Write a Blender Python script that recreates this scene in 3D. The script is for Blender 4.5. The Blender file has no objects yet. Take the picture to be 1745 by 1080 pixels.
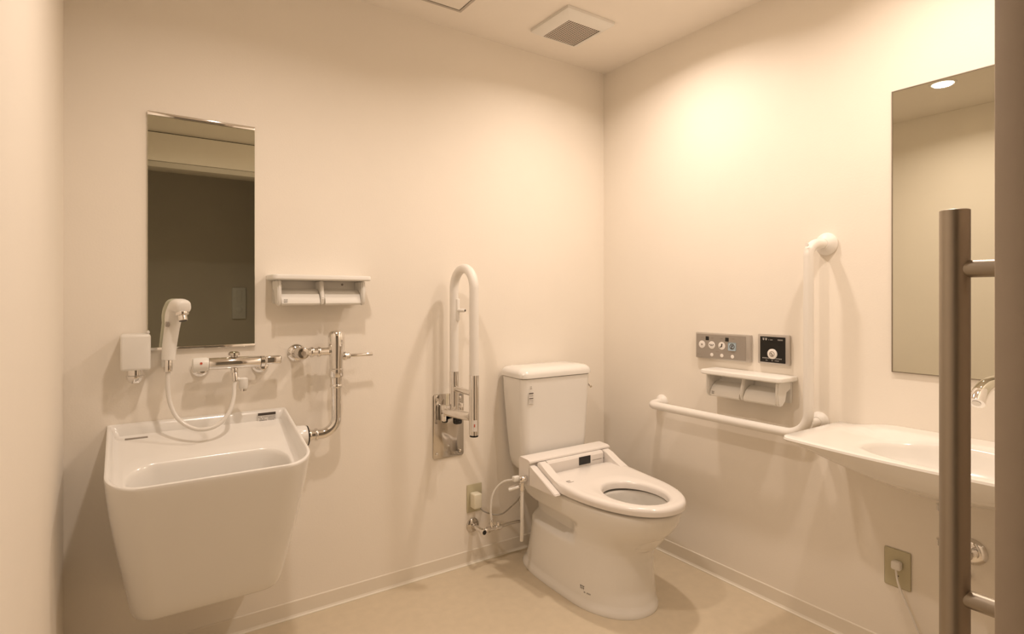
import bpy, bmesh, math, random
from mathutils import Vector, Matrix
random.seed(4)
PI = math.pi
S = bpy.context.scene
COL = S.collection
H = 2.4            # ceiling height
XC = -2.276        # left wall
YD = -1.97         # wall with the door, room side

# ------------------------------------------------------------------ materials
def mat(name, col, rough=.5, metal=0., coat=0., noise=0., nscale=8., bump=0., bscale=60., emit=None, spec=.5, rvar=0.):
    m = bpy.data.materials.new(name); m.use_nodes = True
    nt = m.node_tree; b = nt.nodes['Principled BSDF']
    b.inputs['Base Color'].default_value = (*col, 1)
    b.inputs['Roughness'].default_value = rough
    b.inputs['Metallic'].default_value = metal
    b.inputs['Coat Weight'].default_value = coat
    b.inputs['Coat Roughness'].default_value = .08
    b.inputs['Specular IOR Level'].default_value = spec
    tc = nt.nodes.new('ShaderNodeTexCoord')
    if noise or rvar:
        n = nt.nodes.new('ShaderNodeTexNoise'); n.inputs['Scale'].default_value = nscale; n.inputs['Detail'].default_value = 4
        nt.links.new(tc.outputs['Object'], n.inputs['Vector'])
    if noise:
        r = nt.nodes.new('ShaderNodeValToRGB')
        r.color_ramp.elements[0].position = .3; r.color_ramp.elements[1].position = .7
        r.color_ramp.elements[0].color = tuple(c * (1 - noise) for c in col) + (1,)
        r.color_ramp.elements[1].color = tuple(min(1, c * (1 + noise)) for c in col) + (1,)
        nt.links.new(n.outputs['Fac'], r.inputs['Fac']); nt.links.new(r.outputs['Color'], b.inputs['Base Color'])
    if rvar:
        mr = nt.nodes.new('ShaderNodeMapRange')
        mr.inputs['To Min'].default_value = max(0, rough - rvar); mr.inputs['To Max'].default_value = rough + rvar
        nt.links.new(n.outputs['Fac'], mr.inputs['Value']); nt.links.new(mr.outputs['Result'], b.inputs['Roughness'])
    if bump:
        n2 = nt.nodes.new('ShaderNodeTexNoise'); n2.inputs['Scale'].default_value = bscale; n2.inputs['Detail'].default_value = 3
        nt.links.new(tc.outputs['Object'], n2.inputs['Vector'])
        bp = nt.nodes.new('ShaderNodeBump'); bp.inputs['Strength'].default_value = bump; bp.inputs['Distance'].default_value = .002
        nt.links.new(n2.outputs['Fac'], bp.inputs['Height']); nt.links.new(bp.outputs['Normal'], b.inputs['Normal'])
    if emit:
        b.inputs['Emission Color'].default_value = (*emit[0], 1); b.inputs['Emission Strength'].default_value = emit[1]
    return m

M = dict(
    wall=mat('wall_paper', (.905, .840, .745), .72, noise=.012, nscale=3, bump=.12, bscale=160, spec=.3),
    ceil=mat('ceiling_board', (.91, .845, .76), .8, noise=.01, nscale=4, spec=.2),
    floor=mat('floor_vinyl', (.64, .54, .395), .42, noise=.035, nscale=26, bump=.05, bscale=240, rvar=.05),
    base=mat('cove_base', (.83, .76, .65), .5, noise=.01),
    bead=mat('sealant_bead', (.82, .76, .64), .4, noise=.01),
    ceramic=mat('glazed_ceramic', (.86, .83, .78), .20, coat=.35, noise=.006, nscale=3),
    plastic=mat('white_plastic', (.85, .82, .765), .32, noise=.006, nscale=5),
    seat=mat('seat_plastic', (.86, .81, .76), .22, coat=.2, noise=.006, nscale=5),
    rail=mat('rail_coating', (.85, .81, .75), .42, noise=.008, nscale=6),
    chrome=mat('chrome', (.82, .80, .78), .07, metal=1, rvar=.02, nscale=3),
    steel=mat('brushed_steel', (.40, .35, .29), .42, metal=1, rvar=.06, nscale=30),
    polish=mat('polished_plate', (.62, .59, .55), .10, metal=1, rvar=.02, nscale=10),
    mirror=mat('mirror_silver', (.66, .67, .57), .008, metal=1),
    mirror2=mat('clear_mirror_silver', (.76, .755, .66), .008, metal=1),
    black=mat('black_gloss', (.012, .011, .010), .15, noise=.1),
    ink=mat('printed_ink', (.07, .055, .045), .5, noise=.1),
    inkgrey=mat('grey_print', (.30, .26, .22), .5, noise=.1),
    dark=mat('dark_opening', (.05, .042, .035), .6, noise=.1),
    grey=mat('grey_panel', (.38, .34, .30), .32, metal=.35, noise=.02, nscale=20),
    silver=mat('silver_bezel', (.55, .51, .47), .3, metal=.6, noise=.02, nscale=20),
    beige=mat('beige_plate', (.55, .50, .34), .4, noise=.02),
    ivory=mat('ivory_plug', (.78, .73, .58), .4, noise=.02),
    bluegl=mat('blue_button', (.45, .55, .62), .3, noise=.02),
    red=mat('red_mark', (.55, .10, .06), .4, noise=.05),
    paper=mat('sticker_paper', (.74, .70, .65), .6, noise=.02),
    water=mat('bowl_water', (.62, .58, .50), .02, coat=1, noise=.01),
    door=mat('door_laminate', (.50, .41, .32), .5, noise=.03, nscale=14),
    dframe=mat('door_frame_paint', (.62, .57, .49), .45, noise=.01),
    corr=mat('corridor_wall', (.74, .69, .60), .7, noise=.02, nscale=4),
    panel=mat('corridor_panel_plastic', (.88, .88, .84), .45, noise=.02),
    cordg=mat('grey_cord', (.30, .27, .23), .5, noise=.05),
    hose=mat('translucent_hose', (.80, .76, .70), .25, coat=.3, noise=.02),
    lampm=mat('lamp_diffuser', (.9, .85, .8), .4, emit=((1, .80, .58), 26)),
)

# ------------------------------------------------------------------ builders
def nb(): return bmesh.new()

def obj(name, bm, m, parent=None, org=None, smooth=True, ang=35):
    bmesh.ops.recalc_face_normals(bm, faces=bm.faces[:])
    o_ = Vector(org) if org is not None else (Vector(parent['_o']) if parent is not None and '_o' in parent else Vector((0, 0, 0)))
    bmesh.ops.translate(bm, verts=bm.verts[:], vec=-o_)
    me = bpy.data.meshes.new(name); bm.to_mesh(me); bm.free()
    if smooth:
        for p in me.polygons: p.use_smooth = True
        me.set_sharp_from_angle(angle=math.radians(ang))
    me.materials.append(M[m] if isinstance(m, str) else m)
    o = bpy.data.objects.new(name, me); COL.objects.link(o)
    if parent is not None:
        o.parent = parent
        ORG[o.name] = o_
    else:
        o.location = o_
        ORG[o.name] = o_
    return o
ORG = {}

def part(name, bm, m, parent, label=None, **k):
    o = obj(name, bm, m, parent, org=ORG[parent.name], **k)
    if label: o['label'] = label
    return o

def thing(name, label, cat, loc, group=None):
    o = bpy.data.objects.new(name, None); COL.objects.link(o)
    o.location = loc; o['label'] = label; o['category'] = cat; o.empty_display_size = .05
    if group: o['group'] = group
    ORG[o.name] = Vector(loc)
    return o

def single(name, bm, m, label, cat, org=(0, 0, 0), group=None, **k):
    o = obj(name, bm, m, None, org=org, **k)
    o['label'] = label; o['category'] = cat
    if group: o['group'] = group
    return o

def struct(name, bm, m, parent=None, **k):
    if parent is None:
        o = obj(name, bm, m, None, org=(0, 0, 0), **k); o['kind'] = 'structure'
    else:
        o = part(name, bm, m, parent, **k)
    return o

def box(bm, x0, x1, y0, y1, z0, z1, bev=0., seg=2):
    r = bmesh.ops.create_cube(bm, size=1.)
    vs = r['verts']
    for v in vs:
        v.co = Vector((x0 if v.co.x < 0 else x1, y0 if v.co.y < 0 else y1, z0 if v.co.z < 0 else z1))
    if bev > 0:
        es = list({e for v in vs for e in v.link_edges})
        bmesh.ops.bevel(bm, geom=es, offset=bev, segments=seg, profile=.5, affect='EDGES')

def frame_of(d):
    d = Vector(d).normalized()
    a = Vector((0, 0, 1)) if abs(d.z) < .9 else Vector((1, 0, 0))
    u = d.cross(a).normalized(); v = d.cross(u).normalized()
    return u, v

def loft(bm, rings, cap0=True, cap1=True, closed=True):
    vr = [[bm.verts.new(p) for p in r] for r in rings]
    n = len(vr[0])
    for a, b in zip(vr, vr[1:]):
        for i in range(n if closed else n - 1):
            j = (i + 1) % n
            try: bm.faces.new((a[i], a[j], b[j], b[i]))
            except ValueError: pass
    if cap0: bm.faces.new(list(reversed(vr[0])))
    if cap1: bm.faces.new(vr[-1])

def lathe(bm, org, axis, prof, n=32, cap0=True, cap1=True):
    org = Vector(org); ax = Vector(axis).normalized(); u, v = frame_of(ax)
    rings = []
    for d, r in prof:
        rings.append([org + ax * d + (u * math.cos(2 * PI * i / n) + v * math.sin(2 * PI * i / n)) * max(r, 1e-5) for i in range(n)])
    loft(bm, rings, cap0, cap1)

def cyl(bm, p0, p1, r, r2=None, n=24, bev=0.):
    p0 = Vector(p0); p1 = Vector(p1); L = (p1 - p0).length
    r2 = r if r2 is None else r2
    if bev: prof = [(0, r - bev), (bev * .3, r - bev * .3), (bev, r), (L - bev, r2), (L - bev * .3, r2 - bev * .3), (L, r2 - bev)]
    else: prof = [(0, r), (L, r2)]
    lathe(bm, p0, p1 - p0, prof, n)

def fillet(pts, rad, n=8):
    pts = [Vector(p) for p in pts]; out = [pts[0]]
    for i in range(1, len(pts) - 1):
        a, b, c = pts[i - 1], pts[i], pts[i + 1]
        r = rad[i - 1] if isinstance(rad, (list, tuple)) else rad
        d1 = (a - b).normalized(); d2 = (c - b).normalized()
        an = d1.angle(d2)
        t = min(r / math.tan(an / 2), (a - b).length * .49 if i > 1 else (a - b).length * .98, (c - b).length * .49 if i < len(pts) - 2 else (c - b).length * .98)
        rr = t * math.tan(an / 2)
        bis = (d1 + d2).normalized(); cen = b + bis * (rr / math.sin(an / 2))
        p1 = b + d1 * t; p2 = b + d2 * t
        v1 = p1 - cen; v2 = p2 - cen; w = v1.angle(v2); axn = v1.cross(v2).normalized()
        for k in range(n + 1):
            out.append(cen + Matrix.Rotation(w * k / n, 3, axn) @ v1)
    out.append(pts[-1]); return out

def crom(pts, n=8):
    P = [Vector(p) for p in pts]; P = [P[0] * 2 - P[1]] + P + [P[-1] * 2 - P[-2]]
    out = []
    for i in range(1, len(P) - 2):
        for k in range(n):
            t = k / n; a, b, c, d = P[i - 1:i + 3]
            out.append(.5 * ((2 * b) + (c - a) * t + (2 * a - 5 * b + 4 * c - d) * t * t + (3 * b - a - 3 * c + d) * t ** 3))
    out.append(P[-2]); return out

def tube(bm, pts, r, n=16, cap=True, round_end=False):
    pts = [Vector(p) for p in pts]
    q = [pts[0]]
    for p in pts[1:]:
        if (p - q[-1]).length > 1e-5: q.append(p)
    pts = q
    rs = r if isinstance(r, (list, tuple)) else [r] * len(pts)
    t0 = (pts[1] - pts[0]).normalized(); u, v = frame_of(t0)
    rings = []
    for i, p in enumerate(pts):
        t = (pts[min(i + 1, len(pts) - 1)] - pts[max(i - 1, 0)]).normalized()
        ax = t0.cross(t)
        if ax.length > 1e-7:
            R = Matrix.Rotation(t0.angle(t), 3, ax.normalized()); u = R @ u; v = R @ v
        t0 = t
        rings.append([p + (u * math.cos(2 * PI * k / n) + v * math.sin(2 * PI * k / n)) * rs[i] for k in range(n)])
    loft(bm, rings, cap, cap)

def rrect(x0, x1, y0, y1, r, n=8):
    """rounded rectangle, CCW; r = radius or four radii for (x1,y1),(x0,y1),(x0,y0),(x1,y0)"""
    if not isinstance(r, (list, tuple)): r = [r] * 4
    cs = [(x1 - r[0], y1 - r[0], 0, r[0]), (x0 + r[1], y1 - r[1], PI / 2, r[1]), (x0 + r[2], y0 + r[2], PI, r[2]), (x1 - r[3], y0 + r[3], 1.5 * PI, r[3])]
    out = []
    for cx, cy, a, rr in cs:
        for k in range(n + 1):
            t = a + PI / 2 * k / n
            out.append((cx + rr * math.cos(t), cy + rr * math.sin(t)))
    return out

def sstep(a, b, x):
    t = max(0, min(1, (x - a) / (b - a))); return t * t * (3 - 2 * t)

def marks(bm, org, u, v, rows, thick=.0004):
    """small printed strokes on a plane: rows of (u0,u1,v0,v1)"""
    org = Vector(org); u = Vector(u); v = Vector(v); n = u.cross(v).normalized()
    for a, b, c, d in rows:
        vs = [org + u * x + v * y + n * w for w in (0, thick) for x, y in ((a, c), (b, c), (b, d), (a, d))]
        V = [bm.verts.new(p) for p in vs]
        for f in ((0, 1, 2, 3), (4, 5, 6, 7), (0, 1, 5, 4), (1, 2, 6, 5), (2, 3, 7, 6), (3, 0, 4, 7)):
            bm.faces.new([V[i] for i in f])

def textish(w, h, x0, y0, n, rnd=None):
    """a line of n little glyph-like strokes inside w x h"""
    rows = []; cw = w / n
    R = random.Random(int((w + h + x0 + y0) * 1e5) + n)
    for i in range(n):
        a = x0 + i * cw
        if R.random() < .12: continue
        rows += [(a + cw * .1, a + cw * .8, y0 + h * .8, y0 + h), (a + cw * .35, a + cw * .55, y0, y0 + h)]
        if R.random() < .6: rows.append((a + cw * .1, a + cw * .8, y0 + h * .3, y0 + h * .45))
    return rows

# ------------------------------------------------------------------ room shell
bm = nb(); box(bm, XC - .1, .1, -2.13, .1, -.08, 0); struct('floor', bm, 'floor', smooth=False)
bm = nb(); box(bm, XC - .1, .1, -2.13, .1, H, H + .08); struct('ceiling', bm, 'ceil', smooth=False)
bm = nb(); box(bm, XC - .1, .1, 0, .1, 0, H); struct('wall_back', bm, 'wall', smooth=False)
bm = nb(); box(bm, 0, .1, -2.13, 0, 0, H); struct('wall_right', bm, 'wall', smooth=False)
bm = nb(); box(bm, XC - .1, XC, -2.13, 0, 0, H); struct('wall_left', bm, 'wall', smooth=False)
bm = nb()
box(bm, -1.10, 0, YD - .014, YD, 0, 2.056)                     # room-side skin of the door pocket
box(bm, -1.20, 0, -2.13, -2.058, 0, 2.056)                     # corridor-side skin
box(bm, XC, 0, -2.13, YD, 2.056, H)                            # over the doorway
struct('wall_front', bm, 'wall', smooth=False)
bm = nb(); box(bm, XC, -.02, YD + .0002, YD + .02, 2.058, 2.236, .002); struct('trim_1', bm, 'wall')
bm = nb(); box(bm, XC, -1.10, -2.10, YD + .024, 2.020, 2.0555, .003); struct('trim_2', bm, 'dframe')
bm = nb(); box(bm, XC, -.02, YD + .0002, YD + .0212, 2.2362, 2.2395); struct('trim_groove_shade', bm, 'dark')  # dark strip standing in for the shaded groove along the fascia top

def cove(name, axis, a, b, face, sgn):
    # vinyl cove base, 60 mm high, thin, with a small foot curve; profile (out, z)
    prof = [(0, 0), (.012, 0), (.007, .004), (.0045, .010), (.004, .058), (.002, .061), (0, .061)]
    bm = nb()
    if axis == 'x': rings = [[Vector((t, face + sgn * o, z)) for o, z in prof] for t in (a, b)]
    else: rings = [[Vector((face + sgn * o, t, z)) for o, z in prof] for t in (a, b)]
    loft(bm, rings); o = struct(name, bm, 'base', smooth=False)
    return o
cove('baseboard_back', 'x', XC, 0, 0, -1)
cove('baseboard_right', 'y', YD, 0, 0, -1)
cove('baseboard_left', 'y', -2.12, 0, XC, 1)
def bead(name, p0, p1):
    bm = nb(); tube(bm, [p0, p1], .0028, 8); struct(name, bm, 'bead')
bead('trim_3', (XC, -.0125, .0008), (0, -.0125, .0008))
bead('trim_4', (-.0125, YD, .0008), (-.0125, 0, .0008))

# corridor beyond the doorway
bm = nb(); box(bm, -3.3, .1, -3.45, -2.13, -.08, 0); struct('floor_corridor', bm, 'floor', smooth=False)
bm = nb(); box(bm, -3.3, .1, -3.45, -2.13, 2.4, 2.48); struct('ceiling_corridor', bm, 'ceil', smooth=False)
bm = nb(); box(bm, -3.3, .1, -3.45, -3.30, 0, 2.4); struct('wall_corridor_far', bm, 'corr', smooth=False)
bm = nb(); box(bm, -3.4, -3.3, -3.45, -2.0, 0, 2.4); struct('wall_corridor_left', bm, 'corr', smooth=False)
bm = nb(); box(bm, .1, .2, -3.45, -2.13, 0, 2.4); struct('wall_corridor_right', bm, 'corr', smooth=False)
bm = nb(); box(bm, -3.3, XC - .1, -2.13, -2.03, 0, 2.4); struct('wall_corridor_near', bm, 'corr', smooth=False)
t = thing('control_panel', 'grey wall control panel with a rectangular and a round button, reflected in the left mirror', 'control panel', (-1.288, -3.30, 1.016))
bm = nb(); box(bm, -1.345, -1.232, -3.2998, -3.275, 1.017, 1.294, .006, 3); part('plate', bm, 'panel', t)
bm = nb(); box(bm, -1.308, -1.268, -3.2748, -3.268, 1.165, 1.270, .003); part('button', bm, 'panel', t)
bm = nb(); lathe(bm, (-1.288, -3.2748, 1.098), (0, 1, 0), [(0, .026), (.008, .026), (.011, .022), (.012, 0)], 24, True, False); part('button', bm, 'panel', t)

# sliding door leaf, pushed open into the wall, with its bar handle
d = bpy.data.objects.new('door_1', None); COL.objects.link(d); d.location = (-1.256, -2.02, 0); d['kind'] = 'structure'; ORG[d.name] = Vector(d.location)
bm = nb(); box(bm, -1.256, -.25, -2.04, -2.0, .008, 2.012, .002); part('door_leaf', bm, 'door', d)
hb = nb(); BX, BY = -1.194, -1.941
lathe(hb, (BX, BY, .72), (0, 0, 1), [(0, 0), (0, .0155), (.0015, .017), (.6025 - .0015 + .001, .017), (.603, .0155), (.603, 0)], 40, False, False)
hob = part('door_handle', hb, 'steel', d, 'long vertical brushed steel bar handle')
for z in (1.243, .806):
    pb = nb(); cyl(pb, (BX, BY - .006, z), (BX, -2.0, z), .0115, n=28); part('handle_post', pb, 'steel', hob)
    pb = nb(); cyl(pb, (BX - .0112, -1.990, z - .001), (BX - .0135, -1.990, z - .001), .003, n=12); part('screw', pb, 'black', hob)

# ------------------------------------------------------------------ ceiling fittings
VX0, VX1, VY0, VY1 = -.625, -.36, -.452, -.190
t = thing('ceiling_vent', 'square white ceiling vent with a perforated grey centre, near the far corner', 'vent', ((VX0 + VX1) / 2, (VY0 + VY1) / 2, H))
bm = nb()
r0 = rrect(VX0, VX1, VY0, VY1, .006, 3)
gx0, gx1, gy0, gy1 = -.566, -.386, -.388, -.207
ri = rrect(gx0, gx1, gy0, gy1, .001, 3)
def at_z(r, z): return [Vector((x, y, z)) for x, y in r]
loft(bm, [at_z(r0, H - .0002), at_z(r0, H - .012), at_z(rrect(VX0 + .006, VX1 - .006, VY0 + .006, VY1 - .006, .006, 3), H - .017), at_z(rrect(gx0 - .004, gx1 + .004, gy0 - .004, gy1 + .004, .002, 3), H - .022), at_z(ri, H - .022), at_z(ri, H - .018)], True, False)
part('vent_frame', bm, 'plastic', t)
def perforated():
    m = bpy.data.materials.new('perforated_metal'); m.use_nodes = True; nt = m.node_tree; b = nt.nodes['Principled BSDF']
    tc = nt.nodes.new('ShaderNodeTexCoord'); mp = nt.nodes.new('ShaderNodeMapping'); mp.inputs['Scale'].default_value = (88, 88, 1)
    mp.inputs['Rotation'].default_value = (0, 0, 0)
    v = nt.nodes.new('ShaderNodeTexVoronoi'); v.voronoi_dimensions = '2D'; v.inputs['Scale'].default_value = 1; v.inputs['Randomness'].default_value = 0
    r = nt.nodes.new('ShaderNodeValToRGB'); r.color_ramp.elements[0].position = .36; r.color_ramp.elements[1].position = .44
    r.color_ramp.elements[0].color = (.04, .03, .025, 1); r.color_ramp.elements[1].color = (.74, .67, .58, 1)
    nt.links.new(tc.outputs['Object'], mp.inputs['Vector']); nt.links.new(mp.outputs['Vector'], v.inputs['Vector'])
    nt.links.new(v.outputs['Distance'], r.inputs['Fac']); nt.links.new(r.outputs['Color'], b.inputs['Base Color']); b.inputs['Roughness'].default_value = .5
    return m
bm = nb(); box(bm, gx0, gx1, gy0, gy1, H - .0195, H - .0175); part('vent_grille', bm, perforated(), t, 'perforated grey grille', smooth=False)

t = thing('ceiling_hatch', 'thin framed square inspection hatch at the top of the photo, left of the vent', 'hatch', (-1.185, -.38, H))
hx0, hx1, hy0, hy1 = -1.413, -.958, -.608, -.153
bm = nb()
loft(bm, [at_z(rrect(hx0, hx1, hy0, hy1, .002, 2), H - .0002), at_z(rrect(hx0, hx1, hy0, hy1, .002, 2), H - .004), at_z(rrect(hx0 + .012, hx1 - .012, hy0 + .012, hy1 - .012, .002, 2), H - .004), at_z(rrect(hx0 + .012, hx1 - .012, hy0 + .012, hy1 - .012, .002, 2), H - .0004)], True, False)
part('hatch_frame', bm, 'silver', t, 'thin metal frame')
bm = nb(); box(bm, hx0 + .015, hx1 - .015, hy0 + .015, hy1 - .015, H - .003, H - .0002, .0008); part('hatch_door', bm, 'ceil', t)

LIGHTS = [(-.500, -.665, 'round recessed ceiling downlight at the top edge of the photo, right of the vent'),
          (-1.667, -.969, 'round recessed ceiling downlight seen as the bright oval in the right mirror'),
          (-.47, -1.62, 'round recessed ceiling downlight over the washbasin, out of view above')]
LP = 8.6
for i, (x, y, lab) in enumerate(LIGHTS):
    t = thing('ceiling_downlight', lab, 'ceiling light', (x, y, H), 'recessed downlights in the ceiling')
    bm = nb(); lathe(bm, (x, y, H - .0002), (0, 0, -1), [(0, .064), (.003, .064), (.005, .060), (.005, .053), (.001, .050)], 40, True, False); part('trim_ring', bm, 'plastic', t)
    bm = nb(); lathe(bm, (x, y, H - .0015), (0, 0, -1), [(0, .049), (.0015, .049)], 40); part('diffuser', bm, 'lampm', t)
    ld = bpy.data.lights.new('downlight_lamp', 'AREA'); ld.shape = 'DISK'; ld.size = .085; ld.energy = LP * (.88, .90, .76)[i]; ld.color = (1, .84, .72)
    ld.spread = math.radians(152)
    lo = bpy.data.objects.new('downlight_lamp', ld); COL.objects.link(lo); lo.parent = t; lo.location = (0, 0, -.010)

# ------------------------------------------------------------------ mirrors
def mirror_A():
    t = thing('wall_mirror', 'narrow upright mirror with chrome strips top and bottom, on the wall above the slop sink', 'mirror', (-1.893, 0, 1.029))
    x0, x1, z0, z1 = -2.057, -1.729, 1.029, 1.823
    bm = nb(); box(bm, x0, x1, -.008, -.0004, z0 + .010, z1 - .013, .0008, 1); part('mirror_glass', bm, 'mirror', t, smooth=False)
    bm = nb(); box(bm, x0 - .001, x1 + .001, -.013, -.0004, z1 - .013, z1, .002); part('top_strip', bm, 'chrome', t, 'chrome top strip')
    bm = nb(); box(bm, x0 - .001, x1 + .001, -.013, -.0004, z0, z0 + .010, .002); part('bottom_strip', bm, 'chrome', t, 'chrome bottom strip')
mirror_A()
t = thing('wall_mirror', 'tall frameless mirror above the washbasin, partly behind the steel door handle', 'mirror', (0, -1.68, .960))
bm = nb(); box(bm, -.006, -.0004, -1.950, -1.387, .960, 1.888, .0008, 1); part('mirror_glass', bm, 'mirror2', t, smooth=False)
bm = nb()
for a in ((-1.9505, -1.3865, 1.888, 1.8905), (-1.9505, -1.3865, .9575, .960), (-1.3870, -1.3845, .9575, 1.8905)): box(bm, -.0075, -.0004, a[0], a[1], a[2], a[3])
part('edge_trim', bm, 'steel', t, 'thin dark metal edge trim', smooth=False)

# ------------------------------------------------------------------ toilet
TX = -.470
def egg(hw, yr, yf, ym, z, n=72, nf=2.15, nr=3.4, zf=None):
    out = []
    for i in range(n):
        a = 2 * PI * i / n; c = math.cos(a); s = math.sin(a)
        if s >= 0:
            e = 2 / nf; x = math.copysign(abs(c) ** e, c) * hw; y = ym - (ym - yf) * abs(s) ** e
        else:
            e = 2 / nr; x = math.copysign(abs(c) ** e, c) * hw; y = ym + (yr - ym) * abs(s) ** e
        out.append(Vector((TX + x, y, z if zf is None else zf(y))))
    return out
toi = thing('toilet', 'white floor-standing toilet with tank and heated washing seat, in the far corner', 'toilet', (TX, -.43, 0))
# pedestal
prof = [  # z, hw, yr, yf, ym, centre
    (0.0005, .175, -.070, -.752, -.50, -.484), (.008, .176, -.069, -.753, -.50, -.484), (.022, .172, -.076, -.748, -.50, -.484), (.035, .168, -.092, -.743, -.50, -.483),
    (.08, .165, -.105, -.737, -.50, -.482), (.14, .162, -.118, -.731, -.50, -.481), (.19, .160, -.125, -.728, -.50, -.480), (.23, .160, -.125, -.733, -.50, -.478),
    (.255, .162, -.125, -.745, -.505, -.476), (.275, .166, -.12, -.765, -.51, -.474), (.30, .173, -.11, -.797, -.52, -.470), (.325, .180, -.08, -.822, -.53, -.468),
    (.35, .186, -.05, -.838, -.54, -.467), (.375, .190, -.03, -.848, -.55, -.466), (.395, .191, -.028, -.852, -.55, -.466), (.402, .189, -.030, -.850, -.55, -.466), (.405, .185, -.034, -.846, -.55, -.466)]
def interp(pr, n):
    out = []
    for a, b in zip(pr, pr[1:]):
        k = max(1, int((b[0] - a[0]) / .008))
        for j in range(k): out.append(tuple(a[q] + (b[q] - a[q]) * j / k for q in range(6)))
    out.append(pr[-1]); return out
rings = [[p + Vector((cx_ - TX, 0, 0)) for p in egg(hw, yr, yf, ym, z, n=160, nr=3.6)] for z, hw, yr, yf, ym, cx_ in interp(prof, 0)]
for r in rings:
    for p in r:
        dz = p.z - .278
        if dz < 0: dz *= .85
        dd = math.hypot(max(0, -.462 - p.y), dz)
        w = 1 - sstep(.026, .045 if dz > 0 else .052, dd)
        side = (p.x - TX) / .17
        p.x -= side * w * .050
top = [egg(.125, -.53, -.815, -.66, .405, n=160, nf=2, nr=2), egg(.12, -.535, -.81, -.66, .395, n=160, nf=2, nr=2), egg(.128, -.525, -.82, -.66, .37, n=160, nf=2, nr=2),
       egg(.115, -.535, -.80, -.66, .30, n=160, nf=2, nr=2), egg(.09, -.55, -.76, -.65, .25, n=160, nf=2, nr=2), egg(.06, -.57, -.71, -.64, .215, n=160, nf=2, nr=2), egg(.03, -.60, -.67, -.635, .205, n=160, nf=2, nr=2)]
bm = nb(); loft(bm, rings + top); ped = part('pedestal', bm, 'ceramic', toi, ang=50)
bm = nb(); loft(bm, [egg(.098, -.548, -.77, -.65, .262, 48, 2, 2), egg(.098, -.548, -.77, -.65, .2635, 48, 2, 2)]); part('water', bm, 'water', toi)
# printed mark on the pedestal (left side, low)
def ped_pt(y, z):
    # outer surface X on the left at (y, z)
    for a, b in zip(prof, prof[1:]):
        if a[0] <= z <= b[0]:
            f = (z - a[0]) / (b[0] - a[0]); hw, yr, yf, ym, cx_ = [a[q] + (b[q] - a[q]) * f for q in range(1, 6)]
            u = (ym - y) / (ym - yf)
            x = (1 - max(0, u) ** 2.15) ** (1 / 2.15) * hw if u > 0 else (1 - abs((y - ym) / (yr - ym)) ** 3.6) ** (1 / 3.6) * hw
            return cx_ - x
bm = nb()
for (a, b, c, d) in textish(.022, .014, 0, .006, 3) + textish(.032, .005, .020, -.004, 7):
    y0, y1 = -.548 - a, -.548 - b; z0, z1 = .062 + c, .062 + d
    q = [(ped_pt(y0, z0), y0, z0), (ped_pt(y1, z0), y1, z0), (ped_pt(y1, z1), y1, z1), (ped_pt(y0, z1), y0, z1)]
    V = [bm.verts.new((x - .0006, y, z)) for x, y, z in q] + [bm.verts.new((x + .0006, y, z)) for x, y, z in q]
    for f in ((0, 1, 2, 3), (4, 5, 6, 7), (0, 1, 5, 4), (1, 2, 6, 5), (2, 3, 7, 6), (3, 0, 4, 7)): bm.faces.new([V[i] for i in f])
part('maker_mark', bm, 'ink', ped, smooth=False)

# tank
def tankring(z, hwf, hwb, yb, yf, r):
    # plan: trapezoid-ish with rounded front corners and slightly bowed front
    pts = rrect(-1, 1, 0, 1, [.0, .0, .0, .0], 1)
    base = rrect(TX - hwf, TX + hwf, yf, yb, [.012, .012, r, r], 10)
    out = []
    for x, y in base:
        f = (y - yf) / (yb - yf)
        s = 1 + (hwb / hwf - 1) * f
        bow = .012 * ((x - TX) / hwf) ** 2 * (1 - f)
        out.append(Vector((TX + (x - TX) * s, y + bow, z)))
    return out
bm = nb()
loft(bm, [tankring(.4105, .150, .125, -.045, -.175, .05), tankring(.418, .168, .140, -.035, -.188, .05), tankring(.435, .180, .150, -.03, -.196, .045), tankring(.47, .186, .158, -.025, -.200, .042),
          tankring(.60, .194, .172, -.02, -.204, .04), tankring(.75, .201, .185, -.018, -.207, .038), tankring(.842, .205, .192, -.018, -.209, .036)])
tank = part('tank', bm, 'ceramic', toi)
bm = nb()
loft(bm, [tankring(.8435, .205, .193, -.016, -.209, .036), tankring(.846, .210, .197, -.012, -.215, .038), tankring(.862, .211, .198, -.012, -.216, .038), tankring(.874, .206, .193, -.015, -.211, .038), tankring(.884, .192, .182, -.023, -.197, .035), tankring(.8895, .165, .158, -.040, -.17, .03), tankring(.891, .09, .09, -.08, -.13, .02)])
part('tank_lid', bm, 'ceramic', toi)
bm = nb(); cyl(bm, (TX + .197, -.12, .80), (TX + .212, -.12, .80), .018, n=24, bev=.003); cyl(bm, (TX + .210, -.12, .80), (TX + .222, -.12, .80), .009, n=16)
tube(bm, crom([(TX + .219, -.12, .802), (TX + .222, -.135, .796), (TX + .220, -.165, .782), (TX + .215, -.180, .775)], 4), [.008] * 5 + [.007] * 4 + [.006] * 4, 12)
part('flush_lever', bm, 'chrome', toi, 'chrome flush lever')
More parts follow.
